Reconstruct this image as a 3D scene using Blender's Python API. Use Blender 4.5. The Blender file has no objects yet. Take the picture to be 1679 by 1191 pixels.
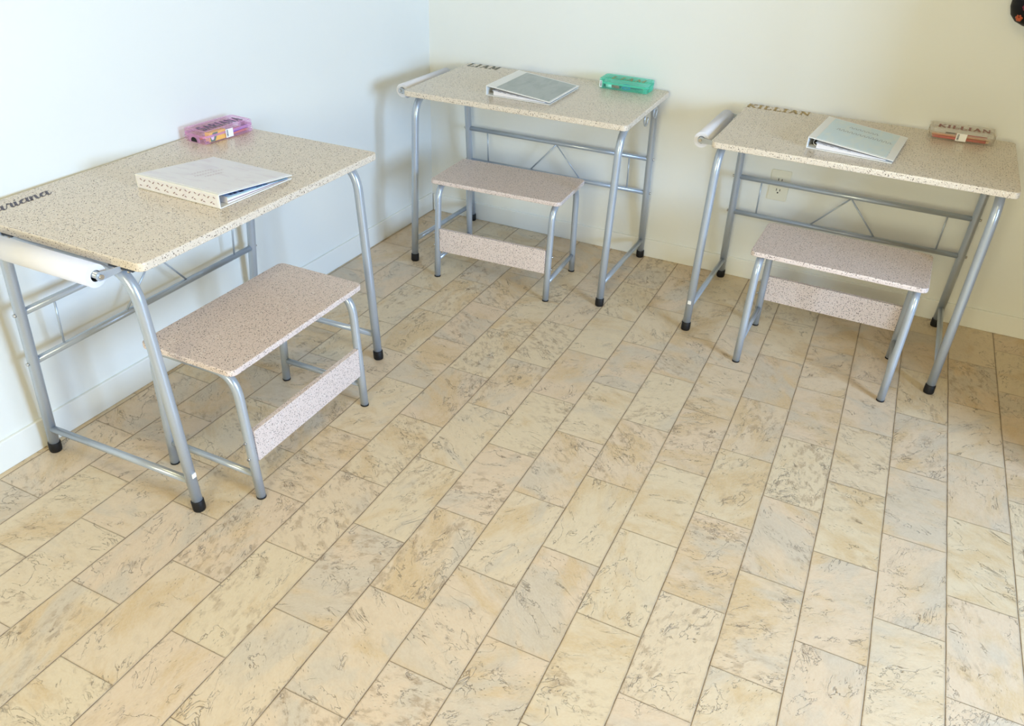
import bpy, bmesh, math, random
from mathutils import Vector, Matrix
random.seed(7)
PI = math.pi
scn = bpy.context.scene
COL = scn.collection

# ------------------------------------------------------------------ helpers
class MB:
    """collects shapes into one mesh"""
    def __init__(s): s.bm = bmesh.new()
    def box(s, a, b, M=None, bev=0, seg=2):
        r = bmesh.ops.create_cube(s.bm, size=1)
        vs = r['verts']
        for v in vs:
            v.co = Vector([(a[i] + b[i]) / 2 + v.co[i] * (b[i] - a[i]) for i in range(3)])
        if bev:
            es = list({e for v in vs for e in v.link_edges})
            rb = bmesh.ops.bevel(s.bm, geom=es, offset=bev, segments=seg, affect='EDGES', profile=0.5)
            vs = list({v for f in rb['faces'] for v in f.verts} | {v for v in vs if v.is_valid})
        if M is not None:
            for v in vs: v.co = M @ v.co
        return s
    def tube(s, pts, r, n=16, caps=True, flat=None):
        pts = [Vector(p) for p in pts]; rings = []
        t0 = (pts[1] - pts[0]).normalized()
        up = Vector((0, 0, 1)) if abs(t0.z) < .9 else Vector((1, 0, 0))
        nx = t0.cross(up).normalized()
        for i, p in enumerate(pts):
            if i == 0: t = pts[1] - p
            elif i == len(pts) - 1: t = p - pts[i - 1]
            else: t = (pts[i + 1] - p).normalized() + (p - pts[i - 1]).normalized()
            t.normalize()
            nx = (nx - t * nx.dot(t)).normalized(); ny = t.cross(nx)
            rr = r[i] if isinstance(r, (list, tuple)) else r
            rings.append([s.bm.verts.new(p + (nx * math.cos(2 * PI * k / n) + ny * math.sin(2 * PI * k / n)) * rr) for k in range(n)])
        for a, b in zip(rings, rings[1:]):
            for k in range(n):
                f = s.bm.faces.new((a[k], a[(k + 1) % n], b[(k + 1) % n], b[k])); f.smooth = True
        if caps:
            s.bm.faces.new(rings[0][::-1]); s.bm.faces.new(rings[-1])
        return s
    def prism(s, poly, z0, z1, M=None, smooth=False):
        a = [s.bm.verts.new((x, y, z0)) for x, y in poly]; b = [s.bm.verts.new((x, y, z1)) for x, y in poly]
        n = len(poly)
        s.bm.faces.new(a[::-1]); s.bm.faces.new(b)
        for k in range(n):
            f = s.bm.faces.new((a[k], a[(k + 1) % n], b[(k + 1) % n], b[k])); f.smooth = smooth
        if M is not None:
            for v in a + b: v.co = M @ v.co
        return s
    def lathe(s, prof, n=32, M=None, sy=1.0):
        rings = []; vs = []
        for r, z in prof:
            ring = [s.bm.verts.new((max(r, 1e-5) * math.cos(2 * PI * k / n), sy * max(r, 1e-5) * math.sin(2 * PI * k / n), z)) for k in range(n)]
            rings.append(ring); vs += ring
        for a, b in zip(rings, rings[1:]):
            for k in range(n):
                f = s.bm.faces.new((a[k], a[(k + 1) % n], b[(k + 1) % n], b[k])); f.smooth = True
        if M is not None:
            for v in vs: v.co = M @ v.co
        return s
    def stroke(s, pts, w, z0=0.0, z1=0.0004):
        """flat ribbon; w = number or per-point widths"""
        pts = [Vector((p[0], p[1])) for p in pts]; L = []; R = []
        for i, p in enumerate(pts):
            if i == 0: t = pts[1] - p
            elif i == len(pts) - 1: t = p - pts[i - 1]
            else: t = (pts[i + 1] - p).normalized() + (p - pts[i - 1]).normalized()
            if t.length < 1e-9: t = Vector((1, 0))
            t.normalize(); nrm = Vector((-t.y, t.x)); ww = (w[i] if isinstance(w, (list, tuple)) else w) / 2
            L.append(p + nrm * ww); R.append(p - nrm * ww)
        for i in range(len(pts) - 1):
            q = [R[i], R[i + 1], L[i + 1], L[i]]
            a = [s.bm.verts.new((v.x, v.y, z1)) for v in q]
            s.bm.faces.new(a)
        return s
    def build(s, name, mat, parent=None, M=None, bevel=0, label=None):
        bmesh.ops.recalc_face_normals(s.bm, faces=s.bm.faces) if not getattr(s, 'norecalc', False) else None
        me = bpy.data.meshes.new(name); s.bm.to_mesh(me); s.bm.free()
        o = bpy.data.objects.new(name, me); COL.objects.link(o)
        for m in (mat if isinstance(mat, (list, tuple)) else [mat]): me.materials.append(m)
        if parent is not None: o.parent = parent
        if M is not None: o.matrix_local = M
        if bevel:
            md = o.modifiers.new('bevel', 'BEVEL'); md.width = bevel; md.segments = 3; md.limit_method = 'ANGLE'; md.angle_limit = math.radians(50)
        if label: o['label'] = label
        return o

def tag(o, label, cat, group=None, kind=None):
    o['label'] = label; o['category'] = cat
    if group: o['group'] = group
    if kind: o['kind'] = kind
    return o
def thing(name, label, cat, M, group=None):
    o = bpy.data.objects.new(name, None); COL.objects.link(o); o.matrix_world = M
    o.empty_display_size = .05
    return tag(o, label, cat, group)
def struct(name, mb, mat, M=None):
    o = mb.build(name, mat, None, M); o['kind'] = 'structure'; return o
def rrect(x0, y0, x1, y1, r, n=6):
    P = []
    for cx, cy, a in ((x1 - r, y0 + r, -90), (x1 - r, y1 - r, 0), (x0 + r, y1 - r, 90), (x0 + r, y0 + r, 180)):
        for k in range(n + 1):
            t = math.radians(a + 90 * k / n); P.append((cx + r * math.cos(t), cy + r * math.sin(t)))
    return P
def T(x, y, z): return Matrix.Translation((x, y, z))
def RZ(a): return Matrix.Rotation(a, 4, 'Z')
def RX(a): return Matrix.Rotation(a, 4, 'X')
def RY(a): return Matrix.Rotation(a, 4, 'Y')

# ------------------------------------------------------------------ materials
def mat_base(name):
    m = bpy.data.materials.new(name); m.use_nodes = True
    return m, m.node_tree, m.node_tree.nodes['Principled BSDF']
def srgb(r, g, b):
    f = lambda c: (c / 12.92 if c <= .04045 else ((c + .055) / 1.055) ** 2.4)
    return (f(r / 255), f(g / 255), f(b / 255), 1)
def simple(name, c, rough=.5, metal=0, spec=.5, noise=0.0, nscale=40, bump=0.0):
    m, nt, b = mat_base(name); b.inputs['Roughness'].default_value = rough; b.inputs['Metallic'].default_value = metal
    b.inputs['Specular IOR Level'].default_value = spec
    n = nt.nodes.new('ShaderNodeTexNoise'); n.inputs['Scale'].default_value = nscale; n.inputs['Detail'].default_value = 3
    tc = nt.nodes.new('ShaderNodeTexCoord'); nt.links.new(tc.outputs['Object'], n.inputs['Vector'])
    mx = nt.nodes.new('ShaderNodeMix'); mx.data_type = 'RGBA'
    mx.inputs[6].default_value = tuple(max(0, x * (1 - noise)) for x in c[:3]) + (1,)
    mx.inputs[7].default_value = tuple(min(1, x * (1 + noise)) for x in c[:3]) + (1,)
    nt.links.new(n.outputs['Fac'], mx.inputs[0]); nt.links.new(mx.outputs[2], b.inputs['Base Color'])
    if bump:
        bp = nt.nodes.new('ShaderNodeBump'); bp.inputs['Strength'].default_value = bump; bp.inputs['Distance'].default_value = .002
        nt.links.new(n.outputs['Fac'], bp.inputs['Height']); nt.links.new(bp.outputs[0], b.inputs['Normal'])
    return m

class NT:
    def __init__(s, nt): s.nt = nt
    def _in(s, sock, v):
        if hasattr(v, 'is_output'): s.nt.links.new(v, sock)
        else: sock.default_value = v
    def math(s, op, a, b=None, c=None, clamp=False):
        n = s.nt.nodes.new('ShaderNodeMath'); n.operation = op; n.use_clamp = clamp
        s._in(n.inputs[0], a)
        if b is not None: s._in(n.inputs[1], b)
        if c is not None: s._in(n.inputs[2], c)
        return n.outputs[0]
    def vm(s, op, a, b=None, scale=None):
        n = s.nt.nodes.new('ShaderNodeVectorMath'); n.operation = op
        s._in(n.inputs[0], a)
        if b is not None: s._in(n.inputs[1], b)
        if scale is not None: s._in(n.inputs['Scale'], scale)
        return n.outputs['Value'] if op in ('LENGTH', 'DOT_PRODUCT', 'DISTANCE') else n.outputs['Vector']
    def noise(s, vec, scale, detail=4, rough=.55, dist=0.0, out='Fac'):
        n = s.nt.nodes.new('ShaderNodeTexNoise'); s._in(n.inputs['Vector'], vec); n.inputs['Scale'].default_value = scale
        n.inputs['Detail'].default_value = detail; n.inputs['Roughness'].default_value = rough; n.inputs['Distortion'].default_value = dist
        return n.outputs[out]
    def mix(s, f, a, b, mode='MIX'):
        n = s.nt.nodes.new('ShaderNodeMix'); n.data_type = 'RGBA'; n.blend_type = mode
        s._in(n.inputs[0], f); s._in(n.inputs[6], a); s._in(n.inputs[7], b); return n.outputs[2]
    def ss(s, x, a, b, to0=0.0, to1=1.0):
        n = s.nt.nodes.new('ShaderNodeMapRange'); n.interpolation_type = 'SMOOTHSTEP'; s._in(n.inputs[0], x)
        n.inputs[1].default_value = a; n.inputs[2].default_value = b; n.inputs[3].default_value = to0; n.inputs[4].default_value = to1
        return n.outputs[0]
    def xyz(s, v):
        n = s.nt.nodes.new('ShaderNodeSeparateXYZ'); s._in(n.inputs[0], v); return n.outputs
    def comb(s, x, y, z):
        n = s.nt.nodes.new('ShaderNodeCombineXYZ'); s._in(n.inputs[0], x); s._in(n.inputs[1], y); s._in(n.inputs[2], z); return n.outputs[0]

def speckle_mat(name, base, dark, mid, white, rough=.24, dthr=.12):
    m, nt, b = mat_base(name); N = NT(nt)
    tc = nt.nodes.new('ShaderNodeTexCoord').outputs['Object']
    def dash(cell, half, thick, off, thr):
        v = N.vm('ADD', tc, off)
        vo = nt.nodes.new('ShaderNodeTexVoronoi'); vo.feature = 'F1'; vo.inputs['Scale'].default_value = 1 / cell
        nt.links.new(v, vo.inputs['Vector'])
        loc = N.vm('SUBTRACT', v, vo.outputs['Position'])
        d = N.vm('NORMALIZE', N.vm('SUBTRACT', vo.outputs['Color'], (.5, .5, .5)))
        al = N.vm('DOT_PRODUCT', loc, d)
        pe = N.vm('LENGTH', N.vm('SUBTRACT', loc, N.vm('SCALE', d, scale=al)))
        a = N.math('LESS_THAN', N.math('ABSOLUTE', al), half); p_ = N.math('LESS_THAN', pe, thick)
        sel = N.math('GREATER_THAN', N.xyz(vo.outputs['Color'])[0], thr)
        return N.math('MULTIPLY', N.math('MULTIPLY', a, p_), sel)
    fine = N.noise(tc, 260, 2)
    c = N.mix(N.ss(fine, .35, .65), base, tuple(x * .93 for x in base[:3]) + (1,))
    c = N.mix(dash(.0080, .0024, .0010, (3.1, 1.7, .4), .40), c, white)
    c = N.mix(dash(.0070, .0024, .0008, (.3, .7, .9), .20), c, mid)
    c = N.mix(dash(.0064, .0023, .00080, (5.3, 2.7, 1.9), dthr), c, dark)
    c = N.mix(dash(.0076, .0028, .00090, (8.3, 4.7, 7.9), dthr + .1), c, dark)
    nt.links.new(c, b.inputs['Base Color']); b.inputs['Roughness'].default_value = rough
    b.inputs['Specular IOR Level'].default_value = .45
    return m
M_TOP = speckle_mat('speckled_laminate', srgb(226, 214, 197), srgb(78, 60, 52), srgb(160, 142, 124), srgb(244, 240, 232))
M_SEAT = speckle_mat('speckled_seat_laminate', srgb(228, 213, 207), srgb(70, 54, 54), srgb(146, 130, 122), srgb(244, 240, 236), .28, .02)
M_STEEL = simple('silver_grey_paint', srgb(184, 194, 206), .28, .42, .5, .05, 300)
M_CHROME = simple('bright_zinc', srgb(205, 205, 205), .22, .9, .5, .03, 200)
M_BLACK = simple('black_rubber', srgb(18, 18, 20), .55, 0, .4, .1, 200)
M_DKSTEEL = simple('dark_steel_plate', srgb(70, 76, 84), .4, .5)
M_WHITE = simple('white_vinyl', srgb(236, 236, 232), .35, 0, .5, .02)
M_PAPER = simple('white_paper', srgb(238, 238, 236), .8, 0, .2, .02, 90)
M_ROLL = simple('paper_roll_white', srgb(226, 226, 232), .8, 0, .2, .015, 60)
M_CORE = simple('dark_core', srgb(40, 36, 34), .7)
M_PLATE = simple('outlet_plastic', srgb(232, 230, 214), .35)
M_SLOT = simple('slot_black', srgb(12, 12, 12), .6)
M_STICK = simple('white_sticker', srgb(250, 250, 250), .5)
M_DECALP = simple('dark_plum_vinyl', srgb(40, 14, 46), .35)
M_DECALG = simple('dark_green_gold_vinyl', srgb(66, 70, 40), .35, 0, .5, .35, 180)
M_DECALGOLD = simple('gold_vinyl', srgb(168, 136, 40), .35, 0, .5, .3, 180)
M_LIDP = simple('plum_letter_vinyl', srgb(62, 24, 76), .4, 0, .5, .3, 150)
M_LIDG = simple('olive_gold_letter_vinyl', srgb(136, 128, 50), .35, 0, .5, .4, 180)
M_LIDR = simple('red_brown_letter_vinyl', srgb(132, 50, 26), .35, 0, .5, .4, 180)
M_WALL = simple('pale_wall_paint', srgb(236, 238, 234), .62, 0, .3, .012, 3)
M_BASE = simple('pale_baseboard_paint', srgb(238, 240, 236), .5, 0, .35, .01, 3)
M_CEIL = simple('ceiling_wood', srgb(150, 126, 90), .8)
M_TAN = simple('tan_wall_paint', srgb(160, 138, 98), .7, 0, .3, .02, 3)
M_DARK = simple('dark_inside', srgb(30, 30, 32), .8)

def tinted_plastic(name, c, fac, rough=.15):
    m = bpy.data.materials.new(name); m.use_nodes = True; nt = m.node_tree; b = nt.nodes['Principled BSDF']
    b.inputs['Base Color'].default_value = c; b.inputs['Roughness'].default_value = rough
    tr = nt.nodes.new('ShaderNodeBsdfTransparent'); tr.inputs[0].default_value = tuple(min(1, x ** .13) for x in c[:3]) + (1,)
    tl = nt.nodes.new('ShaderNodeBsdfTranslucent'); tl.inputs[0].default_value = c
    a = nt.nodes.new('ShaderNodeMixShader'); a.inputs[0].default_value = .35
    nt.links.new(b.outputs[0], a.inputs[1]); nt.links.new(tl.outputs[0], a.inputs[2])
    mx = nt.nodes.new('ShaderNodeMixShader'); mx.inputs[0].default_value = fac
    nt.links.new(tr.outputs[0], mx.inputs[1]); nt.links.new(a.outputs[0], mx.inputs[2])
    nt.links.new(mx.outputs[0], nt.nodes['Material Output'].inputs[0])
    return m
M_PINK = tinted_plastic('clear_pink_plastic', srgb(254, 214, 248), .13)
M_PINKR = tinted_plastic('pink_plastic_ribs', srgb(250, 206, 244), .40)
M_MINT = tinted_plastic('clear_mint_plastic', srgb(150, 250, 228), .18)
M_MINTR = tinted_plastic('mint_plastic_ribs', srgb(140, 250, 226), .48)
M_CLEAR = tinted_plastic('clear_plastic', srgb(250, 246, 238), .12)
M_CLEARR = tinted_plastic('clear_plastic_ribs', srgb(250, 244, 234), .26)

# floor: stone-look vinyl, 15 x 30 cm tiles laid in half-bond rows
X0, W_, Y0, L_ = .1513, .15271, -.5935, .3022
def floor_mat():
    m, nt, b = mat_base('stone_look_vinyl_tiles'); N = NT(nt)
    P = nt.nodes.new('ShaderNodeTexCoord').outputs['Object']
    wob = N.noise(P, 7, 2, .5, 0, 'Color')
    Pw = N.vm('ADD', P, N.vm('SCALE', N.vm('SUBTRACT', wob, (.5, .5, .5)), scale=.0035))
    x, y, _ = N.xyz(Pw)
    r = N.math('DIVIDE', N.math('SUBTRACT', x, X0), W_); row = N.math('FLOOR', r); fx = N.math('SUBTRACT', r, row)
    par = N.math('FLOORED_MODULO', row, 2.0)
    t = N.math('ADD', N.math('DIVIDE', N.math('SUBTRACT', y, Y0), L_), N.math('MULTIPLY', par, .5))
    colm = N.math('FLOOR', t); fy = N.math('SUBTRACT', t, colm)
    dx = N.math('MULTIPLY', N.math('MINIMUM', fx, N.math('SUBTRACT', 1, fx)), W_)
    dy = N.math('MULTIPLY', N.math('MINIMUM', fy, N.math('SUBTRACT', 1, fy)), L_)
    wn = nt.nodes.new('ShaderNodeTexWhiteNoise'); wn.noise_dimensions = '3D'; nt.links.new(N.comb(row, colm, 3.0), wn.inputs['Vector'])
    rv = wn.outputs['Value']; rc = wn.outputs['Color']; R1, R2, R3 = N.xyz(rc)
    # every tile samples its own piece of stone, turned by its own angle
    ang = N.math('MULTIPLY', R2, 6.283)
    lx = N.math('MULTIPLY', N.math('SUBTRACT', fx, .5), W_); ly = N.math('MULTIPLY', N.math('SUBTRACT', fy, .5), L_)
    ca, sa = N.math('COSINE', ang), N.math('SINE', ang)
    qx = N.math('SUBTRACT', N.math('MULTIPLY', lx, ca), N.math('MULTIPLY', ly, sa))
    qy = N.math('ADD', N.math('MULTIPLY', lx, sa), N.math('MULTIPLY', ly, ca))
    Q = N.vm('ADD', N.comb(qx, N.math('MULTIPLY', qy, .55), 0.0), N.vm('SCALE', rc, scale=37.0))
    n1 = N.noise(Q, 9, 5, .6, .6); n2 = N.noise(N.vm('ADD', Q, (3.3, 1.2, 9.1)), 7, 4, .55, .8); n3 = N.noise(Q, 60, 4, .65, .3)
    cream = srgb(219, 201, 170); tan = srgb(206, 177, 131); grey = srgb(201, 189, 170); pink = srgb(218, 196, 168); brown = srgb(158, 132, 102)
    c = N.mix(N.ss(R1, .25, .75), cream, pink)
    c = N.mix(N.math('MULTIPLY', N.ss(N.math('ADD', n1, N.math('MULTIPLY', N.math('SUBTRACT', R3, .5), .16)), .48, .66), .7), c, tan)
    c = N.mix(N.math('MULTIPLY', N.ss(N.math('ADD', n2, N.math('MULTIPLY', N.math('SUBTRACT', R1, .5), .18)), .52, .68), .75), c, grey)
    # brown mottling in patches
    patch = N.ss(N.math('ADD', N.noise(N.vm('ADD', Q, (7.7, 2.2, 1.1)), 8, 3, .5), N.math('MULTIPLY', N.math('SUBTRACT', R2, .5), .22)), .50, .64)
    mott = N.math('MULTIPLY', N.ss(n3, .47, .66), N.math('ADD', .12, N.math('MULTIPLY', patch, .50)))
    c = N.mix(mott, c, brown)
    # fine grain
    grain = N.noise(Q, 240, 3, .6)
    c = N.mix(N.ss(grain, .3, .7, .0, .16), c, srgb(236, 228, 208), 'MIX')
    # cleft lines
    def ridge(scale, off, w, dist):
        n = N.noise(N.vm('ADD', Q, off), scale, 5, .62, dist)
        return N.ss(N.math('ABSOLUTE', N.math('SUBTRACT', n, .5)), 0.0, w, 1.0, 0.0)
    cr = N.math('MULTIPLY', ridge(14, (1.1, 5.2, .3), .010, 1.0), N.ss(N.noise(N.vm('ADD', Q, (4, 4, 4)), 16, 2), .50, .62))
    ch = N.math('MULTIPLY', ridge(42, (2.7, .2, 5.3), .028, .5), N.math('MULTIPLY', N.ss(N.noise(N.vm('ADD', Q, (9, 1, 4)), 26, 3), .54, .66), N.math('ADD', .25, patch, clamp=True)))
    # small pits and ticks lying along the cleft
    def pits(cell, half, thick, off, thr):
        v = N.vm('ADD', Q, off)
        vo = nt.nodes.new('ShaderNodeTexVoronoi'); vo.voronoi_dimensions = '2D'; vo.feature = 'F1'; vo.inputs['Scale'].default_value = 1 / cell
        nt.links.new(v, vo.inputs['Vector'])
        lo = N.vm('SUBTRACT', v, vo.outputs['Position']); px, py, _z = N.xyz(lo)
        cR, cG, cB = N.xyz(vo.outputs['Color'])
        a = N.math('MULTIPLY', N.math('SUBTRACT', cR, .5), 1.2)
        u_ = N.math('ADD', py, N.math('MULTIPLY', px, a)); w_ = N.math('SUBTRACT', px, N.math('MULTIPLY', py, a))
        e = N.math('ADD', N.math('POWER', N.math('ABSOLUTE', N.math('DIVIDE', u_, half)), 2.0), N.math('POWER', N.math('ABSOLUTE', N.math('DIVIDE', w_, thick)), 2.0))
        return N.math('MULTIPLY', N.ss(e, .4, 1.0, 1.0, 0.0), N.math('GREATER_THAN', cG, thr))
    pit = N.math('MULTIPLY', pits(.0085, .0019, .00085, (2, 7, 0), .35), N.ss(N.noise(N.vm('ADD', Q, (6, 3, 8)), 20, 3), .53, .64))
    pit = N.math('MAXIMUM', N.math('MULTIPLY', pit, .8), N.math('MULTIPLY', ridge(9, (8.1, 3.2, .3), .006, 1.6), N.ss(N.noise(N.vm('ADD', Q, (1, 9, 2)), 11, 2), .54, .62)))
    lines = N.math('ADD', N.math('MAXIMUM', cr, pit), ch, clamp=True)
    c = N.mix(N.math('MULTIPLY', lines, .62), c, srgb(104, 88, 72))
    # joints: dark score line with a pale worn shoulder
    lx_ = N.ss(dx, .0004, .0019, 1.0, 0.0); ly_ = N.math('MULTIPLY', N.ss(dy, .0003, .0014, 1.0, 0.0), .75)
    jd = N.math('MAXIMUM', lx_, ly_)
    sh = N.math('MAXIMUM', N.ss(dx, .002, .0060, 1.0, 0.0), N.math('MULTIPLY', N.ss(dy, .002, .0045, 1.0, 0.0), .6))
    c = N.mix(N.math('MULTIPLY', sh, .35), c, srgb(190, 168, 138))
    jn = N.ss(N.noise(P, 22, 3), .30, .62, .40, .85)
    c = N.mix(N.math('MULTIPLY', jd, jn), c, srgb(128, 106, 80))
    nt.links.new(c, b.inputs['Base Color'])
    b.inputs['Roughness'].default_value = .42; b.inputs['Specular IOR Level'].default_value = .42
    h = N.math('SUBTRACT', N.math('ADD', N.math('MULTIPLY', n3, .35), N.math('MULTIPLY', n1, .5)), N.math('ADD', N.math('MULTIPLY', lines, .5), N.math('MULTIPLY', jd, .8)))
    bp = nt.nodes.new('ShaderNodeBump'); bp.inputs['Strength'].default_value = .8; bp.inputs['Distance'].default_value = .0030
    nt.links.new(h, bp.inputs['Height']); nt.links.new(bp.outputs[0], b.inputs['Normal'])
    return m
M_FLOOR = floor_mat()

# ------------------------------------------------------------------ the room
RX0, RY0 = 2.74, -1.02
XR, YF, ZC = 4.20, -5.2, 2.45           # window wall, wall behind the camera, ceiling
struct('floor', MB().box((-.25, YF - .1, -.06), (XR + .12, .14, 0)), M_FLOOR)
struct('ceiling', MB().box((-.25, YF - .1, ZC), (XR + .12, .14, ZC + .06)), M_CEIL)
SL = .006                                # the left wall is a touch out of square
ML = T(-.004, 0, 0) @ RZ(-math.atan(SL))
struct('wall_left', MB().box((-.11, YF - .05, 0), (-.010, .12, ZC)), M_WALL, ML)
struct('baseboard_left', MB().box((-.012, YF, 0), (0, -.001, .087), bev=.003), M_BASE, ML)
struct('wall_back', MB().box((-.2, .010, 0), (XR + .1, .11, ZC)), M_WALL)
struct('baseboard_back', MB().box((-.003, 0, 0), (RX0, .012, .080), bev=.003), M_BASE)
VX0, VX1, VZ0, VZ1 = 1.1, 2.4, .85, 2.0   # unseen second window, added behind the camera for fill light
struct('wall_front', MB().box((-.2, YF - .1, 0), (VX0, YF, ZC)).box((VX1, YF - .1, 0), (XR + .1, YF, ZC)).box((VX0, YF - .1, 0), (VX1, YF, VZ0)).box((VX0, YF - .1, VZ1), (VX1, YF, ZC)), M_TAN)
fr = MB()
for x in (VX0 + .025, (VX0 + VX1) / 2, VX1 - .025): fr.box((x - .025, YF - .07, VZ0), (x + .025, YF - .02, VZ1))
fr.box((VX0, YF - .07, VZ1 - .05), (VX1, YF - .02, VZ1)).box((VX0, YF - .07, VZ0), (VX1, YF - .02, VZ0 + .05))
struct('fill_window', fr, M_BASE)
struct('shade_wall', MB().box((RX0, RY0, 0), (RX0 + .11, .1, ZC)), M_TAN)   # unseen wall end, added to shade the floor and wall at the right
WY0, WY1, WZ0, WZ1 = -1.70, -2.90, .74, 1.80   # window opening in the right wall
struct('wall_right', MB().box((XR, WY0, 0), (XR + .1, .1, ZC)).box((XR, YF, 0), (XR + .1, WY1, ZC)).box((XR, WY1, WZ1), (XR + .1, WY0, ZC)).box((XR, WY1, 0), (XR + .1, WY0, WZ0)), M_TAN)
fr = MB()
for y in (WY0 - .025, (WY0 + WY1) / 2, WY1 + .025): fr.box((XR + .02, y - .025, WZ0), (XR + .07, y + .025, WZ1))
fr.box((XR + .02, WY1, WZ1 - .05), (XR + .07, WY0, WZ1)).box((XR + .02, WY1, WZ0), (XR + .07, WY0, WZ0 + .05))
struct('window_1', fr, M_BASE)

# ------------------------------------------------------------------ lettering
def arc(cx, cy, rx, ry, a0, a1, n=10):
    return [(cx + rx * math.cos(math.radians(a0 + (a1 - a0) * k / n)), cy + ry * math.sin(math.radians(a0 + (a1 - a0) * k / n))) for k in range(n + 1)]
# block capitals in a 1 x 1 box: list of (polyline, width factor)
GL = {
 'L': (.72, [([(.18, 1), (.18, 0)], 1), ([(.18, .03), (.68, .03), (.70, .26)], .75), ([(.03, .97), (.36, .97)], .6)]),
 'I': (.42, [([(.21, 1), (.21, 0)], 1), ([(.02, .97), (.40, .97)], .6), ([(.02, .03), (.40, .03)], .6)]),
 'A': (.86, [([(.43, 1), (.10, 0)], .55), ([(.40, 1), (.76, 0)], 1.1), ([(.2, .34), (.64, .34)], .55), ([(0, .03), (.24, .03)], .5), ([(.60, .03), (.86, .03)], .5)]),
 'M': (1.0, [([(.14, 1), (.12, 0)], .6), ([(.16, 1), (.5, .12)], 1), ([(.5, .12), (.84, 1)], .55), ([(.84, 1), (.86, 0)], 1), ([(0, .03), (.26, .03)], .5), ([(.74, .03), (1.0, .03)], .5), ([(.02, .97), (.2, .97)], .5), ([(.82, .97), (1, .97)], .5)]),
 'N': (.88, [([(.14, 1), (.14, 0)], .6), ([(.12, 1), (.76, 0)], 1.1), ([(.76, 1), (.76, 0)], .6), ([(0, .03), (.28, .03)], .5), ([(.62, .97), (.9, .97)], .5), ([(0, .97), (.18, .97)], .5)]),
 'K': (.84, [([(.16, 1), (.16, 0)], 1), ([(.76, 1), (.2, .46)], .6), ([(.30, .56), (.80, 0)], 1.1), ([(.02, .97), (.32, .97)], .5), ([(.02, .03), (.32, .03)], .5), ([(.60, .97), (.86, .97)], .5)]),
 'R': (.84, [([(.16, 1), (.16, 0)], 1), ([(.16, .97), (.42, .97)] + arc(.42, .74, .24, .23, 90, -90) + [(.18, .50)], .75), ([(.38, .5), (.80, 0)], 1.1), ([(.02, .03), (.32, .03)], .5)]),
 'S': (.70, [(arc(.36, .74, .26, .23, 40, 270, 12) + arc(.36, .26, .27, .25, 90, -150, 12), 1), ([(.56, .80), (.60, 1)], .6), ([(.10, .22), (.08, 0)], .6)]),
}
def caps(word, width, height, w, gap=.16, slant=0.0):
    tot = sum(GL[c][0] for c in word) + gap * (len(word) - 1); sx = width / tot
    mb = MB(); mb.norecalc = True; x = 0
    for c in word:
        for pl, f in GL[c][1]:
            mb.stroke([((x + px) * sx + slant * py * height, py * height) for px, py in pl], w * f)
        x += GL[c][0] + gap
    return mb
def bez(p0, p1, p2, p3, n=9):
    o = []
    for k in range(n + 1):
        t = k / n; a = (1 - t)
        o.append((a**3 * p0[0] + 3 * a * a * t * p1[0] + 3 * a * t * t * p2[0] + t**3 * p3[0], a**3 * p0[1] + 3 * a * a * t * p1[1] + 3 * a * t * t * p2[1] + t**3 * p3[1]))
    return o
def pen(mb, pts, sx, sy, ox, oy, slant, wmin, wmax):
    """brush lettering: thick on the way down, thin on the way up"""
    q = [(ox + (x + slant * y) * sx, oy + y * sy) for x, y in pts]; w = []
    for i in range(len(pts)):
        a = pts[max(0, i - 1)]; b = pts[min(len(pts) - 1, i + 1)]
        d = math.hypot(b[0] - a[0], b[1] - a[1]) + 1e-6; dn = (a[1] - b[1]) / d
        w.append(wmin + (wmax - wmin) * max(0, min(1, dn * 1.2 + .15)))
    mb.stroke(q, w)
def script_name(x0, y0, xh, wmax):
    mb = MB(); mb.norecalc = True
    def let(strokes, ox):
        for s in strokes: pen(mb, s, xh, xh, ox, y0, .42, wmax * .28, wmax)
    A = [bez((.78, .86), (.5, 1.12), (.12, .8), (.1, .4)) + bez((.1, .4), (.1, -.05), (.45, -.1), (.74, .62))[1:],
         bez((.84, 1.0), (.72, .5), (.70, .1), (.84, .03)) + bez((.84, .03), (.98, .0), (1.06, .2), (1.16, .4))[1:]]
    Rr = [bez((-.02, .4), (.08, .7), (.16, .95), (.22, 1.12)) + bez((.22, 1.12), (.3, .86), (.5, 1.0), (.56, .86))[1:] + bez((.56, .86), (.44, .45), (.42, .08), (.56, .03))[1:] + bez((.56, .03), (.68, .0), (.76, .2), (.84, .4))[1:]]
    I_ = [bez((.14, 1.0), (.04, .5), (.02, .08), (.16, .03)) + bez((.16, .03), (.28, .0), (.38, .2), (.46, .4))[1:], [(.17, 1.42), (.27, 1.30)]]
    Nn = [bez((.08, 1.0), (.02, .6), (-.02, .3), (-.04, 0)), bez((-.04, .0), (.1, .6), (.3, 1.05), (.5, .98)) + bez((.5, .98), (.56, .6), (.44, .1), (.6, .03))[1:] + bez((.6, .03), (.72, .0), (.82, .2), (.9, .4))[1:]]
    Sx = [bez((.95, 1.75), (.6, 2.1), (.2, 1.7), (.45, 1.2)) + bez((.45, 1.2), (.8, .7), (.7, -.1), (.2, .0))[1:] + bez((.2, .0), (-.1, .1), (-.1, .4), (.1, .45))[1:]]
    x = x0
    for g, adv in ((Sx, .86), (A, 1.14), (Rr, .82), (I_, .46), (A, 1.14), (Nn, .88), (A, 1.16)):
        let(g, x); x += adv * xh
    return mb, x

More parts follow.
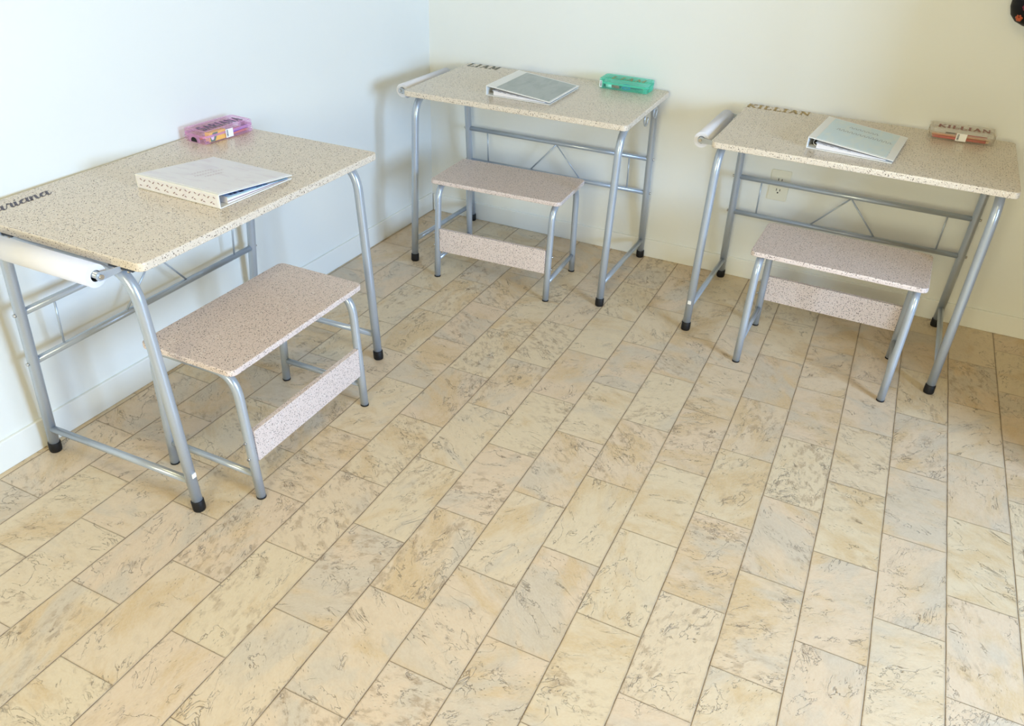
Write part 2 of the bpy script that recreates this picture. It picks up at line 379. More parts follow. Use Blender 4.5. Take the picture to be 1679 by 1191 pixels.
# ------------------------------------------------------------------ desks
DW, DF, DB, DH, TH, RISE = .885, -.235, .294, .700, .020, .012
TILT = math.atan(RISE / (DB - DF))
UL, UR = -.423, .406
def set_top(db, rise):   # the tops can be set flat or sloping a little
    global DB, TILT
    DB = db; TILT = math.atan(rise / (db - DF))
def tiltM():   # desk frame -> frame of the top surface (origin at u=0, v=DF, on the surface)
    return T(0, DF, DH) @ RX(TILT)
def leg_path(front):
    zt = DH - TH - .0145
    if front:
        pts = [(0, -.216, .004), (0, -.200, .30), (0, -.183, .575)]
        P0, P1, P2 = Vector((0, -.183, .575)), Vector((0, -.178, zt + .002)), Vector((0, -.095, zt + .0028)); end = (0, .035, zt + .0058)
    else:
        pts = [(0, .305, .004), (0, .272, .30), (0, .241, .60)]
        P0, P1, P2 = Vector((0, .241, .600)), Vector((0, .233, zt + .0100)), Vector((0, .165, zt + .0088)); end = (0, .035, zt + .0058)
    for k in range(1, 11):
        t = k / 10; pts.append(tuple(P0 * (1 - t)**2 + P1 * 2 * t * (1 - t) + P2 * t * t))
    pts.append(end)
    return [Vector(p) for p in pts]
def at_z(front, z):
    P = leg_path(front)
    for a, b in zip(P, P[1:]):
        if a.z <= z <= b.z: return a + (b - a) * ((z - a.z) / (b.z - a.z))
LR = .0138
def make_desk(pose, label, decal, hooks=True, sticker=True):
    M = T(pose[0], pose[1], 0) @ RZ(pose[2])
    root = thing('school_desk', label, 'desk', M, 'speckled desks with grey tube frames')
    top = MB().prism(rrect(-DW / 2, 0, DW / 2, DB - DF, .018), -TH, 0).build('tabletop', M_TOP, root, tiltM(), bevel=.003)
    if decal:
        mb, mt = decal; mb.build('name_decal', mt, top, T(0, 0, .0003), label='vinyl lettering of a name')
    for u in (UL, UR):
        for front in (True, False):
            P = [p + Vector((u, 0, 0)) for p in leg_path(front)]
            lg = MB().tube(P, LR, 18).build('leg', M_STEEL, root)
            a, b = P[0], P[1]; d = (b - a).normalized()
            MB().tube([a - d * .003 - Vector((0, 0, .0)), a + d * .002, a + d * .026, a + d * .028], [.0155, .0166, .0162, .0148], 18).build('foot_cap', M_BLACK, lg, label='black rubber foot cap')
            if not front:
                for z in (.447, .301):
                    q = at_z(False, z); sgn = -1 if u < 0 else 1
                    MB().tube([(u + sgn * (LR - .001), q.y, z), (u + sgn * (LR + .005), q.y, z)], .0048, 8).build('bolt', M_CHROME, lg, label='bright bolt head')
            if front and u < 0 and sticker:
                q = at_z(True, .115)
                MB().box((u - .006, q.y - LR - .0012, .108), (u + .006, q.y - LR + .0010, .121)).build('sticker', M_STICK, lg, label='tiny white sticker')
        f, r_ = at_z(True, .092), at_z(False, .080)
        MB().tube([(u, f.y + .010, .092), (u, r_.y - .010, .080)], .0098, 14).build('side_stretcher', M_STEEL, root)
    for z in (.447, .301):
        q = at_z(False, z)
        MB().tube([(UL + .010, q.y, z), (UR - .010, q.y, z)], .0096, 14).build('rear_rail', M_STEEL, root)
    def bv(z): return at_z(False, z).y
    for a, b in (((-.329, .440), (-.329, .308)), ((.320, .440), (.320, .308)), ((-.003, .440), (-.122, .308)), ((-.003, .440), (.108, .308))):
        MB().tube([(a[0], bv(a[1]), a[1]), (b[0], bv(b[1]), b[1])], .0030, 8).build('brace_wire', M_STEEL, root)
    # paper holder: two arms and a rod past the left end
    for v in (-.172, .196):
        z = .683 + (v - DF) * math.tan(TILT) * .5
        ar = MB().prism([(UL + .02, -.009), (UL + .02, .009 - .012)] + [(-.492 + .0095 * math.cos(t), .0095 * math.sin(t)) for t in [math.radians(90 + 18 * k) for k in range(11)]], -.0015, .0015,
                        T(0, v, z - .003) @ RX(PI / 2))
        ar = ar.build('roll_arm', M_STEEL, root)
        MB().tube([(-.492, v - .0065 if v < 0 else v + .0065, z - .003), (-.492, v, z - .003)], .0055, 10).build('bolt', M_CHROME, ar, label='bright bolt head')
        pl = MB().box((-DW / 2 + .001, v - .035, DH - TH - .0045 + (v - DF) * math.tan(TILT)), (-DW / 2 + .030, v + .035, DH - TH - .0005 + (v - DF) * math.tan(TILT))).build('arm_plate', M_DKSTEEL, root)
        for s in (-.02, .02):
            MB().tube([(-DW / 2 + .004, v + s, DH - TH - .0085 + (v - DF) * math.tan(TILT)), (-DW / 2 + .004, v + s, DH - TH - .004 + (v - DF) * math.tan(TILT))], .004, 8).build('screw', M_CHROME, pl)
    MB().tube([(-.492, -.172, .6815), (-.492, .196, .6835)], .0080, 14).build('roll_rod', M_STEEL, root)
    if hooks:
        for v in (.005, .118):
            zt = DH - TH + (v - DF) * math.tan(TILT)
            hu = UR + .028
            pts = [(hu, v, zt + .001), (hu, v, zt - .026)] + [(hu + .004 * k / 8, v + .013 - .013 * math.cos(a), zt - .026 - .018 * math.sin(a)) for k, a in [(k, PI * k / 8) for k in range(1, 9)]] + [(hu + .004, v + .027, zt - .016)]
            MB().tube(pts, .0034, 10).build('bag_hook', M_STEEL, root)
    return M
def paper_roll(M, label, tail=False):
    R = T(-.492, 0, .6785)
    t = thing('paper_roll', label, 'paper roll', M @ R, 'drawing paper rolls at the desk ends')
    n = 40; mb = MB()
    v0, v1 = -.160, .186
    rings = []
    for v, r in ((v0, .0125), (v0, .0253), (v1, .0253), (v1, .0125)):
        rings.append([mb.bm.verts.new((r * math.cos(2 * PI * k / n), v, r * math.sin(2 * PI * k / n))) for k in range(n)])
    rings.append(rings[0])
    for a, b in zip(rings, rings[1:]):
        for k in range(n):
            f = mb.bm.faces.new((a[k], b[k], b[(k + 1) % n], a[(k + 1) % n])); f.smooth = False
    o = mb.build('paper', M_ROLL, t)
    for p in o.data.polygons: p.use_smooth = abs(p.normal.y) < .5
    mb = MB(); rings = []
    for v, r in ((v0 + .001, .0112), (v0 + .001, .0126), (v1 - .001, .0126), (v1 - .001, .0112)):
        rings.append([mb.bm.verts.new((r * math.cos(2 * PI * k / n), v, r * math.sin(2 * PI * k / n))) for k in range(n)])
    rings.append(rings[0])
    for a, b in zip(rings, rings[1:]):
        for k in range(n): mb.bm.faces.new((a[k], b[k], b[(k + 1) % n], a[(k + 1) % n]))
    mb.build('core', M_CORE, t, label='dark hollow core')
    if not tail: return
    # loose tail of paper under the roll
    tl = MB()
    pts = [(.0258 * math.cos(a), .0258 * math.sin(a)) for a in [math.radians(300 + 8 * k) for k in range(6)]]
    pts = [(pts[0][0] + .010, pts[0][1] - .003), (pts[0][0] + .005, pts[0][1] - .0025)] + pts
    rows = [[tl.bm.verts.new((x, v, z)) for x, z in pts] for v in (v0, v1)]
    for k in range(len(pts) - 1): tl.bm.faces.new((rows[0][k], rows[0][k + 1], rows[1][k + 1], rows[1][k]))
    tl.build('loose_end', M_ROLL, t)

# ------------------------------------------------------------------ benches
BW, BD, BH, BT = .532, .293, .404, .016
BU = (-.239, .234)
def bleg(front):
    s = 1 if front else -1; zt = BH - BT - .0125
    f0, f1 = (-.1435, -.1285) if front else (.157, .1435)
    P = [Vector((0, f0, .002)), Vector((0, (f0 + f1) / 2, .15)), Vector((0, f1, .305))]
    a, b, c = P[-1], Vector((0, f1 + s * .003, zt)), Vector((0, f1 + s * .060, zt))
    for k in range(1, 10):
        t = k / 9; P.append(a * (1 - t)**2 + b * 2 * t * (1 - t) + c * t * t)
    P.append(Vector((0, .005, zt))); return P
BR = .0122
def make_bench(pose, label):
    M = T(pose[0], pose[1], 0) @ RZ(pose[2])
    root = thing('bench', label, 'bench', M, 'speckled benches with grey tube legs')
    MB().prism(rrect(-BW / 2, -BD / 2, BW / 2, BD / 2, .020), BH - BT, BH).build('seat', M_SEAT, root, bevel=.003)
    for u in BU:
        for front in (True, False):
            P = [p + Vector((u, 0, 0)) for p in bleg(front)]
            lg = MB().tube(P, BR, 18).build('leg', M_STEEL, root)
            MB().tube([(u, P[0].y, 0), (u, P[0].y, .005)], BR + .0006, 16).build('foot_tip', M_BLACK, lg, label='black plastic foot tip')
            if front:
                sg = -1 if u < 0 else 1
                for z in (.182, .132):
                    y = P[0].y + (P[1].y - P[0].y) * z / .15
                    MB().tube([(u + sg * (BR - .001), y, z), (u + sg * (BR + .0045), y, z)], .0042, 8).build('bolt', M_CHROME, lg, label='bright bolt head')
        MB().tube([(u, -.138 + .008, .074), (u, .151 - .008, .074)], .0088, 14).build('side_stretcher', M_STEEL, root)
    MB().box((BU[0] + .0115, -.1455, .113), (BU[1] - .0115, -.1305, .207), bev=.0015).build('footboard', M_SEAT, root)

# ------------------------------------------------------------------ binders
def print_mat(name, base, marks, sx, sy, thr=.5, wob=0):
    m, nt, b = mat_base(name); N = NT(nt); tc = nt.nodes.new('ShaderNodeTexCoord').outputs['Object']
    n = N.noise(N.vm('MULTIPLY', tc, (sx, sy, 1.0)), 1.0, 4, .6, wob)
    c = N.mix(N.ss(n, thr - .06, thr + .1), base, marks); nt.links.new(c, b.inputs['Base Color'])
    b.inputs['Roughness'].default_value = .35; return m
M_SHEET_P = print_mat('pale_lilac_cover_sheet', srgb(234, 233, 238), srgb(226, 222, 230), 40, 12, .56, .5)
M_SHEET_G = print_mat('grey_wash_cover_sheet', srgb(160, 170, 168), srgb(172, 180, 178), 30, 9, .46, .5)
M_SHEET_B = print_mat('pale_blue_cover_sheet', srgb(206, 226, 232), srgb(214, 228, 228), 26, 9, .5, .6)
M_PAGEB = simple('blue_page', srgb(160, 194, 244), .6)
M_PAGEW = simple('pale_page', srgb(214, 220, 232), .6)
M_EDGE = print_mat('paper_edges', srgb(238, 234, 236), srgb(206, 200, 208), 3, 3, .55)
M_INK = simple('grey_ink', srgb(150, 158, 160), .6)
M_INKD = simple('dark_ink', srgb(40, 46, 66), .6)
M_INKB = simple('wash_blue_ink', srgb(160, 182, 192), .6)
M_FLW = simple('dusty_rose_print', srgb(150, 122, 124), .6)
M_TEAL = simple('teal_edge', srgb(90, 180, 178), .6)
M_MAROON = simple('maroon_edge', srgb(120, 60, 66), .6)
BWd, BHt, BSP = .262, .278, .036
def binder(M, label, sheet, spine_print, page_mat, kind):
    t = thing('ring_binder', label, 'binder', M, 'white ring binders on the desks')
    th = .0028
    MB().box((.001, 0, 0), (BWd - .004, BHt, th), bev=.0008).build('back_cover', M_WHITE, t)
    sp = MB().box((0, 0, .0004), (th, BHt, BSP), bev=.0008).build('spine', M_WHITE, t)
    ang = math.atan2(BSP - .0105, BWd)
    F = T(0, 0, BSP) @ RY(ang)
    fc = MB().box((.0005, 0, -th), (BWd, BHt, 0), bev=.0008).build('front_cover', M_WHITE, t, F)
    if sheet:
        m, x0, x1, y0, y1 = sheet
        sh = MB().box((x0, y0, 0), (x1, y1, .0006)).build('cover_sheet', m, fc, label='printed cover sheet')
    if spine_print:
        MB().box((-.0006, .004, .003), (0, BHt - .004, BSP - .003)).build('spine_sheet', M_SHEET_P, sp, label='pale spine sheet with small dusty pink marks')
        k = 0; pr = MB()
        for i in range(9):
            y = .014 + i * .0305
            for (dy, z, a, ln) in ((0, .026, .5, .006), (.011, .013, -.6, .007), (.018, .025, -.7, .008), (.004, .010, .2, .005)):
                c, s = math.cos(a) * ln / 2, math.sin(a) * ln / 2
                if y + dy > BHt - .010: continue
                pr.tube([(-.0008, y + dy - c, z - s), (-.0008, y + dy + c, z + s)], [.0008, .0014], 6)
        pr.build('spine_print', M_FLW, sp)
    # page block, tapering towards the free edge
    px0, px1 = .030, .238
    mb = MB(); z0 = th + .001
    za, zb = .0165, .0045
    vs = []
    for y in (.004, BHt - .006):
        vs.append([mb.bm.verts.new(c) for c in ((px0, y, z0), (px1, y, z0), (px1, y, z0 + zb - .001), (px0, y, z0 + za))])
    a, b = vs; mb.bm.faces.new(a[::-1]); mb.bm.faces.new(b)
    for k in range(4): mb.bm.faces.new((a[k], a[(k + 1) % 4], b[(k + 1) % 4], b[k]))
    blk = mb.build('page_block', M_EDGE, t)
    if kind == 1:
        for z, m_ in ((.35, M_MAROON), (.9, M_TEAL)):
            q = MB(); v0, v1 = Vector((px0, .0032, z0 + za * z)), Vector((px1, .0032, z0 + (zb - .001) * z))
            q.tube([v0, v1], .0006, 6).build('coloured_edge', m_, blk)
    # loosened top page standing up against the cover
    a1 = math.atan2(BSP - .018, BWd) * .9
    pg = MB().box((.026, .0015, 0), (.246, BHt - .006, .0006)).build('loose_page', page_mat, t, T(0, 0, .0262 if kind == 1 else .0215) @ RY(ang * .92 if kind == 1 else ang * .72))
    if kind == 1: L = [(.040, .010, .010), (.054, .010, .010), (.074, .014, .010), (.130, .020, .0045), (.155, .014, .0045)]
    else: L = [(.050, .012, .008), (.072, .010, .008), (.098, .012, .008), (.125, .010, .008)]
    for x, l, y1 in L: MB().box((x, .0018, .0006), (x + l, y1, .0009)).build('page_print', M_INKD, pg)
    MB().box((.006, .03, th), (.022, BHt - .03, th + .0025), bev=.0008).build('ring_plate', M_CHROME, t)
    for y in (.030, BHt / 2, BHt - .030):
        MB().tube([(.014 + .0125 + .0125 * math.cos(a), y, th + .0118 + .0105 * math.sin(a)) for a in [2 * PI * k / 20 for k in range(20)]] + [(.014 + .025, y, th + .0118)], .0015, 8).build('ring', M_CHROME, t)
    # cover lettering
    if sheet:
        ink = MB(); ink.norecalc = True
        if kind == 3:
            rnd = random.Random(4); inks = []
            for yy, xs, xe, h in ((.205, .085, .175, .020), (.150, .055, .225, .024)):
                x = xs; ink = MB(); ink.norecalc = True; inks.append(ink)
                while x < xe:
                    p = bez((x, yy), (x + .004, yy + h * rnd.uniform(.8, 1.5)), (x + .009, yy + h), (x + .008, yy), 7); ink.stroke(p, .0016)
                    ink.stroke(bez((x + .008, yy), (x + .010, yy - .003), (x + .012, yy + .004), (x + .014, yy + .006), 5), .0012); x += .0135
            for ink in inks: ink.build('cover_lettering', M_INK, sh, T(0, 0, .0004))
            w = MB(); w.norecalc = True
            for k in range(6):
                y = .030 + .011 * k
                w.stroke([(.030 + .011 * j, y + .006 * math.sin(j * .9 + k * 1.7)) for j in range(20)], [.003 + .006 * abs(math.sin(j * .7 + k)) for j in range(20)])
            w.build('cover_wash', M_INKB, sh, T(0, 0, .0001), label='blue painted waves along the sheet')
        elif kind == 2:
            for x, y, l in ((.060, .200, .008), (.075, .170, .050), (.110, .150, .040), (.130, .135, .012), (.090, .160, .02)):
                ink.stroke([(x, y), (x + l, y - .002)], .0020)
            ink.build('cover_lettering', M_INK, sh, T(0, 0, .0004))
        else:
            for x, y, l in ((.090, .175, .07), (.080, .155, .09), (.095, .135, .06)):
                k = 0
                while k < l: ink.stroke(bez((x + k, y), (x + k + .003, y + .010), (x + k + .006, y + .010), (x + k + .007, y), 6), .0012); k += .009
            ink.build('cover_lettering', simple('pale_pink_ink', srgb(206, 190, 200), .6), sh, T(0, 0, .0004))
    return t

# ------------------------------------------------------------------ pencil boxes
PW, PD, PH = .198, .090, .036
def pencil_box(M, label, mshell, mrib, word, mword, tx, twid, latch_mat, price, wid=PW):
    t = thing('pencil_box', label, 'pencil box', M, 'stackable plastic pencil boxes')
    th = .0022; W = wid; hb = .021
    def shell(z0, z1, closed_bottom, inset=0):
        mb = MB(); r = .010
        o = rrect(inset, inset, W - inset, PD - inset, r); i = rrect(inset + th, inset + th, W - inset - th, PD - inset - th, r - .002)
        n = len(o)
        V = lambda P, z: [mb.bm.verts.new((x, y, z)) for x, y in P]
        if closed_bottom: a, b, c, d = V(o, z0), V(o, z1), V(i, z1), V(i, z0 + th)
        else: a, b, c, d = V(o, z1), V(o, z0), V(i, z0), V(i, z1 - th)
        for p, q in ((a, b), (b, c), (c, d)):
            for k in range(n): mb.bm.faces.new((p[k], p[(k + 1) % n], q[(k + 1) % n], q[k]))
        mb.bm.faces.new(a); mb.bm.faces.new(d)
        return mb
    body = shell(0, hb, True, .002).build('body', mshell, t)
    def ring(z, h, out=.0016):
        mb = MB(); o = rrect(.002 - out, .002 - out, W - .002 + out, PD - .002 + out, .011); i = rrect(.002, .002, W - .002, PD - .002, .010); n = len(o)
        V = lambda P, zz: [mb.bm.verts.new((x, y, zz)) for x, y in P]
        a, b, c, d = V(o, z), V(o, z + h), V(i, z + h), V(i, z)
        for p, q in ((a, b), (b, c), (c, d), (d, a)):
            for k in range(n): mb.bm.faces.new((p[k], p[(k + 1) % n], q[(k + 1) % n], q[k]))
        return mb
    ring(hb - .003, .003).build('rim', mrib, body)
    lid = shell(hb + .0004, PH, False).build('lid', mshell, t)
    ring(hb + .0006, .003, .0020).build('rim', mrib, lid)
    fr_ = MB()
    o, i = rrect(.004, .004, W - .004, PD - .004, .009), rrect(.009, .009, W - .009, PD - .009, .007); n = len(o)
    V = lambda P, zz: [fr_.bm.verts.new((x, y, zz)) for x, y in P]
    a, b, c = V(o, PH), V(o, PH + .0012), V(i, PH + .0012); d = V(i, PH)
    for p, q in ((a, b), (b, c), (c, d)):
        for k in range(n): fr_.bm.faces.new((p[k], p[(k + 1) % n], q[(k + 1) % n], q[k]))
    fr_.build('stacking_ridge', mrib, lid)
    # corner ribs and end latches
    for x in (.010, W - .010):
        rb = MB()
        for z in (.004, .009, .014): rb.box((x - .008, .0004, z), (x + .008, .0022, z + .0016)).box((x - .008, PD - .0022, z), (x + .008, PD - .0004, z + .0016))
        rb.build('corner_ribs', mrib, body)
    for x, s in ((.002, -1), (W - .002, 1)):
        pr = [(-.020, 0), (.020, 0)] + [(.020 * math.cos(a_), .004 + .018 * math.sin(a_)) for a_ in [PI * k / 10 for k in range(11)]]
        l = MB().prism(pr, 0, .0035, T(x, PD / 2, .003) @ RZ(PI / 2) @ RX(PI / 2) @ (Matrix.Scale(1, 4) if s > 0 else Matrix.Scale(-1, 4, (0, 0, 1)))).build('latch', mrib, t)
        pr2 = [(px * .6, py * .62) for px, py in pr]
        MB().prism(pr2, .0034, .0040, T(x, PD / 2, .004) @ RZ(PI / 2) @ RX(PI / 2) @ (Matrix.Scale(1, 4) if s > 0 else Matrix.Scale(-1, 4, (0, 0, 1)))).build('latch_slot', latch_mat, l)
    caps(word, twid, .040, .0066, slant=.10).build('name_decal', mword, lid, T(tx, .016, PH + .0009), label='vinyl lettering of a name')
    if price:
        x0, x1, ybars = price
        lb = MB().box((x0, -.0004, .004), (x1, .0004, .0285)).build('price_label', M_STICK, t, label='white barcode label')
        bars = MB(); rnd = random.Random(3); z = .007
        while z < .026:
            w = rnd.choice((.0006, .001, .0015)); bars.box((x0 + .003, -.0007, z), (x0 + .009, -.0003, z + w)); z += w + rnd.choice((.0007, .0012))
        bars.build('bars', M_INKD, lb)
    return t
def pencil(M, label, col, L=.17, cap=None, r=.0036, name='pencil'):
    m = simple(name + '_paint', col, .4)
    t = thing(name, label, 'pencil' if name == 'pencil' else name.replace('_', ' '), M)
    MB().tube([(0, 0, 0), (L, 0, 0)], r, 6 if name == 'pencil' else 14).build('barrel', m, t)
    if name == 'pencil':
        MB().tube([(L, 0, 0), (L + .012, 0, 0)], [r * .95, r * .25], 6).build('cone', simple('bare_wood', srgb(222, 184, 140), .7), t)
        MB().tube([(L + .012, 0, 0), (L + .016, 0, 0)], [r * .25, r * .06], 6).build('lead', m, t)
    if cap is not None:
        MB().tube([(-.028, 0, 0), (.001, 0, 0)], r * 1.12, 14).build('cap', simple(name + '_cap', cap, .4), t)
    return t

# ------------------------------------------------------------------ put the things in place
P1, P2, P3 = (.3190, -1.6746, 1.583), (.6464, -.3186, .0053), (1.8274, -.3433, -.0209)
mbS, xe = script_name(-.4225, .494, .0268, .0062)
set_top(.329, .0005)
V0 = -DF
D1 = make_desk(P1, 'speckled desk along the left wall under the pale lilac binder and pink box', (mbS, M_DECALP), True, True)
D1T = D1 @ tiltM()
set_top(.294, .012)
mbL = caps('LIAM', .140, .050, .0085, gap=.22)
for v in mbL.bm.verts: v.co += Vector((-.425, .240 + V0, 0))
D2 = make_desk(P2, 'speckled desk in the room corner under the grey binder and mint box', (mbL, M_DECALG), True, False)
mbK = caps('KILLIAN', .222, .046, .0085, gap=.16)
for v in mbK.bm.verts: v.co += Vector((-.438, .244 + V0, 0))
D3 = make_desk(P3, 'speckled desk at the right by the wall outlet under the pale blue binder', (mbK, M_DECALGOLD), True, True)
paper_roll(D1, 'white paper roll on the near end of the left wall desk')
paper_roll(D2, 'white paper roll on the left end of the corner desk', True)
paper_roll(D3, 'white paper roll on the left end of the right-hand desk')
make_bench((.5023, -1.7472, 1.5767), 'speckled bench pulled out from the left wall desk, footboard facing the open floor')
make_bench((.6154, -.4663, .0412), 'speckled bench tucked at the corner desk, footboard facing the camera')
make_bench((1.8538, -.5329, 3.1133), 'speckled bench at the right-hand desk, footboard on its wall side')

def on_top(D, u, v, rot=0, h=.0006):
    return (D1T if D is D1 else D @ tiltM()) @ T(u, v - DF, h) @ RZ(rot)
binder(on_top(D1, -.127, -.161, math.radians(-1.9)), 'white binder with pink-marked spine and pale lilac cover on the left wall desk',
       (M_SHEET_P, .010, BWd - .006, .006, BHt - .006), True, M_PAGEB, 1)
binder(on_top(D2, -.143, -.134, math.radians(-1.0)), 'white binder with grey cover sheet on the corner desk',
       (M_SHEET_G, .040, BWd - .008, .008, BHt - .010), False, M_PAGEW, 2)
binder(on_top(D3, -.163, -.139, math.radians(-4.8)), 'white binder with pale blue wave cover on the right-hand desk',
       (M_SHEET_B, .024, BWd - .024, .008, BHt - .008), False, M_PAGEW, 3)
X1 = on_top(D1, .232, .222, math.radians(-5)); X2 = on_top(D2, .182, .192, math.radians(-1)); X3 = on_top(D3, .177, .186, math.radians(2.5))
pencil_box(X1, 'clear pink pencil box with plum letters on the left wall desk', M_PINK, M_PINKR, 'SARIANA', M_LIDP, .014, .152, M_SLOT, (.080, .108, 1), .190)
pencil_box(X2, 'clear mint green pencil box on the corner desk', M_MINT, M_MINTR, 'LIAM', M_LIDG, .040, .135, M_MINTR, (.004, .014, 1))
pencil_box(X3, 'clear uncoloured pencil box with red-brown letters on the right-hand desk', M_CLEAR, M_CLEARR, 'KILLIAN', M_LIDR, .022, .155, M_CLEARR, (.082, .113, 1))
# what shows through the pink box
ck = thing('crayon_carton', 'yellow and green crayon carton inside the pink pencil box', 'carton', X1 @ T(.024, .006, .0026))
MB().box((0, 0, 0), (.062, .020, .026), bev=.0006).build('carton', simple('carton_yellow', srgb(255, 226, 30), .5), ck)
MB().prism([(0, 0), (.016, 0), (.030, .024), (.012, .024), (0, .012)], 0, .0005, T(.002, -.0001, .001) @ RX(PI / 2)).build('green_band', simple('carton_green', srgb(0, 132, 70), .5), ck)
MB().prism([(.0085 + .0055 * math.cos(a), .0125 + .0075 * math.sin(a)) for a in [2 * PI * k / 18 for k in range(18)]], .0005, .0009, T(.001, -.0001, 0) @ RX(PI / 2)).build('white_oval', M_STICK, ck)
pencil(X1 @ T(.018, .040, .009), 'orange pencil lying behind the crayon carton in the pink box', srgb(240, 130, 50), .15)
pencil(X1 @ T(.104, .010, .014) @ RY(math.radians(-4)), 'purple marker slanting at the right of the pink box', srgb(118, 50, 190), .070, None, .0042, 'marker')
pencil(X1 @ T(.100, .014, .0075), 'coral pencil under the purple marker in the pink box', srgb(246, 136, 92), .070)
# mint box
gs = thing('glue_stick', 'red glue stick with white and black bands inside the mint box', 'glue stick', X2 @ T(.018, .014, .0125))
MB().tube([(.034, 0, 0), (.064, 0, 0)], .0092, 18).build('body', simple('glue_red', srgb(214, 60, 40), .4), gs)
MB().tube([(.010, 0, 0), (.034, 0, 0)], .0090, 18).build('sleeve', M_STICK, gs)
MB().tube([(0, 0, 0), (.010, 0, 0)], .0094, 18).build('cap', M_BLACK, gs)
MB().tube([(.064, 0, 0), (.068, 0, 0)], .0070, 18).build('twist_base', M_BLACK, gs)
sc = thing('scissors', 'blue handled scissors inside the mint box', 'scissors', X2 @ T(.094, .0085, .006) @ RX(math.radians(72)))
for s in (0, 1):
    MB().tube([(.016 + .016 * math.cos(a), .004 + s * .009 + .0042 * math.sin(a), 0) for a in [2 * PI * k / 20 for k in range(21)]], .0019, 8).build('handle', simple('scissor_blue', srgb(60, 110, 190), .35), sc)
MB().prism([(.030, .003), (.082, .007), (.082, .009), (.030, .012)], -.0008, .0008).build('blade', M_DKSTEEL, sc)
pencil(X2 @ T(.020, .042, .0075), 'dark green pencil along the middle of the mint box', srgb(20, 90, 60), .14)
# uncoloured box
pencil(X3 @ T(.012, .009, .0085), 'long red pencil along the front of the uncoloured box', srgb(196, 62, 44), .160, None, .0044)
pencil(X3 @ T(.010, .010, .0165), 'orange pencil resting on the red one in the uncoloured box', srgb(232, 140, 80), .160)
pencil(X3 @ T(.078, .020, .0165), 'red marker with black cap inside the uncoloured box', srgb(190, 52, 40), .096, srgb(26, 24, 26), .0058, 'marker')
pencil(X3 @ T(.012, .033, .0075), 'golden yellow pencil at the back of the uncoloured box', srgb(230, 170, 60), .160)
pencil(X3 @ T(.012, .046, .0075), 'maroon pencil behind the golden one in the uncoloured box', srgb(140, 40, 36), .160)

# wall outlet behind the right-hand desk
ou = thing('wall_outlet', 'white double wall outlet on the back wall behind the right-hand desk', 'outlet', T(1.5605, .010, .412) @ RX(PI / 2))
MB().prism(rrect(-.037, -.060, .037, .060, .004), 0, .006).build('cover_plate', M_PLATE, ou, bevel=.002)
for y in (-.0205, .0205):
    rc = MB().prism(rrect(-.0165, y - .014, .0165, y + .014, .009), .0055, .0078).build('receptacle', M_PLATE, ou)
    sl = MB().box((-.0078, y - .001, .0074), (-.0052, y + .0085, .0081)).box((.0052, y - .001, .0074), (.0078, y + .0075, .0081))
    sl.prism([(.003 * math.cos(a), y - .0075 + .003 * math.sin(a)) for a in [2 * PI * k / 12 for k in range(12)]], .0074, .0081)
    sl.build('slots', M_SLOT, rc)
MB().tube([(0, 0, .0055), (0, 0, .0072)], .003, 10).build('screw', M_PLATE, ou)

# dark pot hung on the back wall, cut by the frame corner
pt = thing('wall_pot', 'black rounded pot with orange and crimson flowers, cut off at the top right corner', 'pot', T(2.205, -.048, 1.058))
prof = [(0, 0), (.030, .003), (.055, .014), (.072, .032), (.080, .056), (.081, .085), (.076, .13), (.070, .17), (.074, .185), (.068, .185), (.064, .17), (.068, .12), (.06, .05), (0, .03)]
MB().lathe(prof, 40, None, .70).build('pot', simple('black_glaze', srgb(14, 11, 11), .5, 0, .25, .2, 60), pt)
def flower(ang, z, R, r, col, nm):
    m = simple(nm, col, .5, 0, .5, .3, 120)
    mb = MB()
    for k in range(6):
        a = 2 * PI * k / 6
        c = Vector((R * math.cos(ang), .70 * R * math.sin(ang), z)); nrm = Vector((math.cos(ang), math.sin(ang) / .7, -.25)).normalized()
        tx = nrm.cross(Vector((0, 0, 1))).normalized(); ty = nrm.cross(tx)
        q = c + (tx * math.cos(a) + ty * math.sin(a)) * r * .62
        B = Matrix((tx, ty, nrm)).transposed().to_4x4()
        mb.lathe([(0, -.002), (r * .5, -.001), (r * .55, .001), (r * .3, .003), (0, .0035)], 12, T(*q) @ B)
    mb.build('painted_flower', m, pt)
flower(math.radians(224), .029, .0675, .0105, srgb(176, 78, 34), 'orange_petals')
flower(math.radians(240), .060, .079, .010, srgb(128, 34, 58), 'crimson_petals')
flower(math.radians(300), .034, .0705, .0105, srgb(176, 78, 34), 'orange_petals_right')

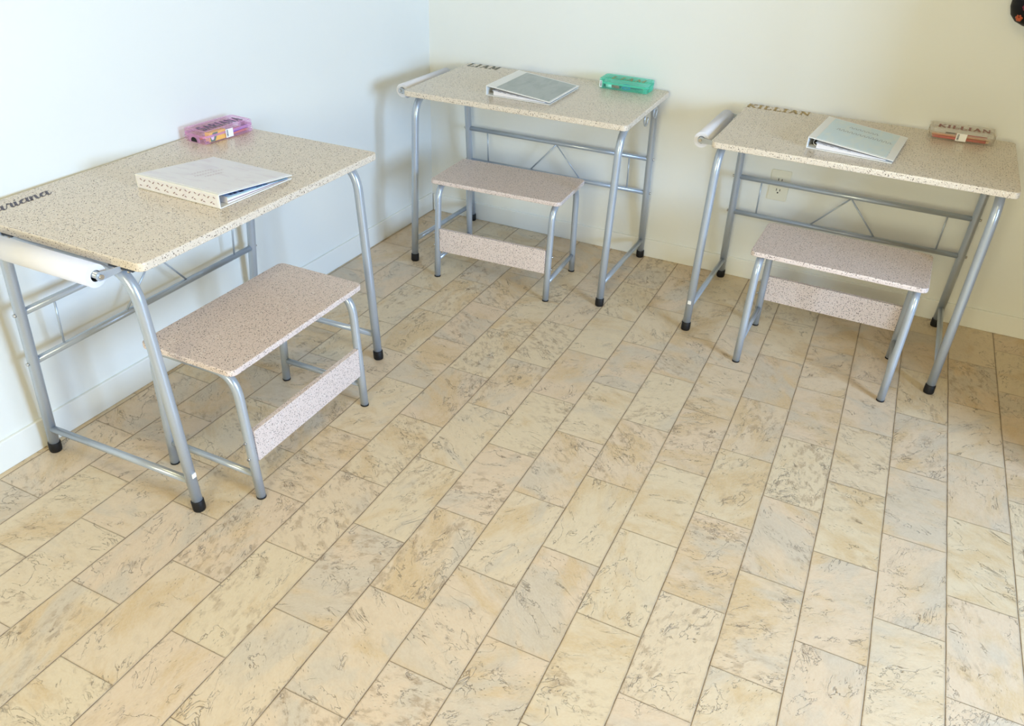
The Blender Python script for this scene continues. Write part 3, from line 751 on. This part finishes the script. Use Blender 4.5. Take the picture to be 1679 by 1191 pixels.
# ------------------------------------------------------------------ light
def area(name, loc, rot, sx, sy, power, col, spread=180):
    l = bpy.data.lights.new(name, 'AREA'); l.shape = 'RECTANGLE'; l.size = sx; l.size_y = sy; l.energy = power; l.color = col
    l.spread = math.radians(spread)
    o = bpy.data.objects.new(name, l); COL.objects.link(o); o.location = loc; o.rotation_euler = rot; return o
# daylight through the window in the right wall
area('window_daylight', (XR + .105, (WY0 + WY1) / 2, (WZ0 + WZ1) / 2), (0, math.radians(90), 0), WZ1 - WZ0 - .02, WY0 - WY1 - .02, 152, (.53, .805, 1.22))
area('rear_fill_light', ((VX0 + VX1) / 2, YF - .105, (VZ0 + VZ1) / 2), (math.radians(90), 0, 0), VX1 - VX0 - .02, VZ1 - VZ0 - .02, 74, (1.0, .93, .60))  # warm fill from the rear, added to lift back wall and front edges
# warm ceiling lamp behind the camera
area('ceiling_lamp', (1.75, -2.6, ZC - .02), (0, 0, 0), .6, .6, 16, (1.0, .83, .45))
w = bpy.data.worlds.new('sky'); scn.world = w; w.use_nodes = True
w.node_tree.nodes['Background'].inputs[0].default_value = (.75, .88, 1, 1); w.node_tree.nodes['Background'].inputs[1].default_value = .6

# ------------------------------------------------------------------ camera
cam = bpy.data.cameras.new('camera'); co = bpy.data.objects.new('camera', cam); COL.objects.link(co)
cam.sensor_fit = 'HORIZONTAL'; cam.sensor_width = 36; cam.lens = 36 * math.exp(-.27013668); cam.clip_start = .05
yaw, pitch, roll = -.42597673, -.56408518, .04275034
f = Vector((math.sin(yaw) * math.cos(pitch), math.cos(yaw) * math.cos(pitch), math.sin(pitch)))
r = Vector((math.cos(yaw), -math.sin(yaw), 0)); u = r.cross(f)
r2 = r * math.cos(roll) + u * math.sin(roll); u2 = -r * math.sin(roll) + u * math.cos(roll)
co.matrix_world = Matrix.Translation((1.86640482, -3.11666259, 1.41939385)) @ Matrix((r2, u2, -f)).transposed().to_4x4()
scn.camera = co
vs = scn.view_settings
vs.view_transform = 'Standard'; vs.look = 'None'; vs.gamma = 1; vs.use_curve_mapping = False; vs.exposure = 0.04
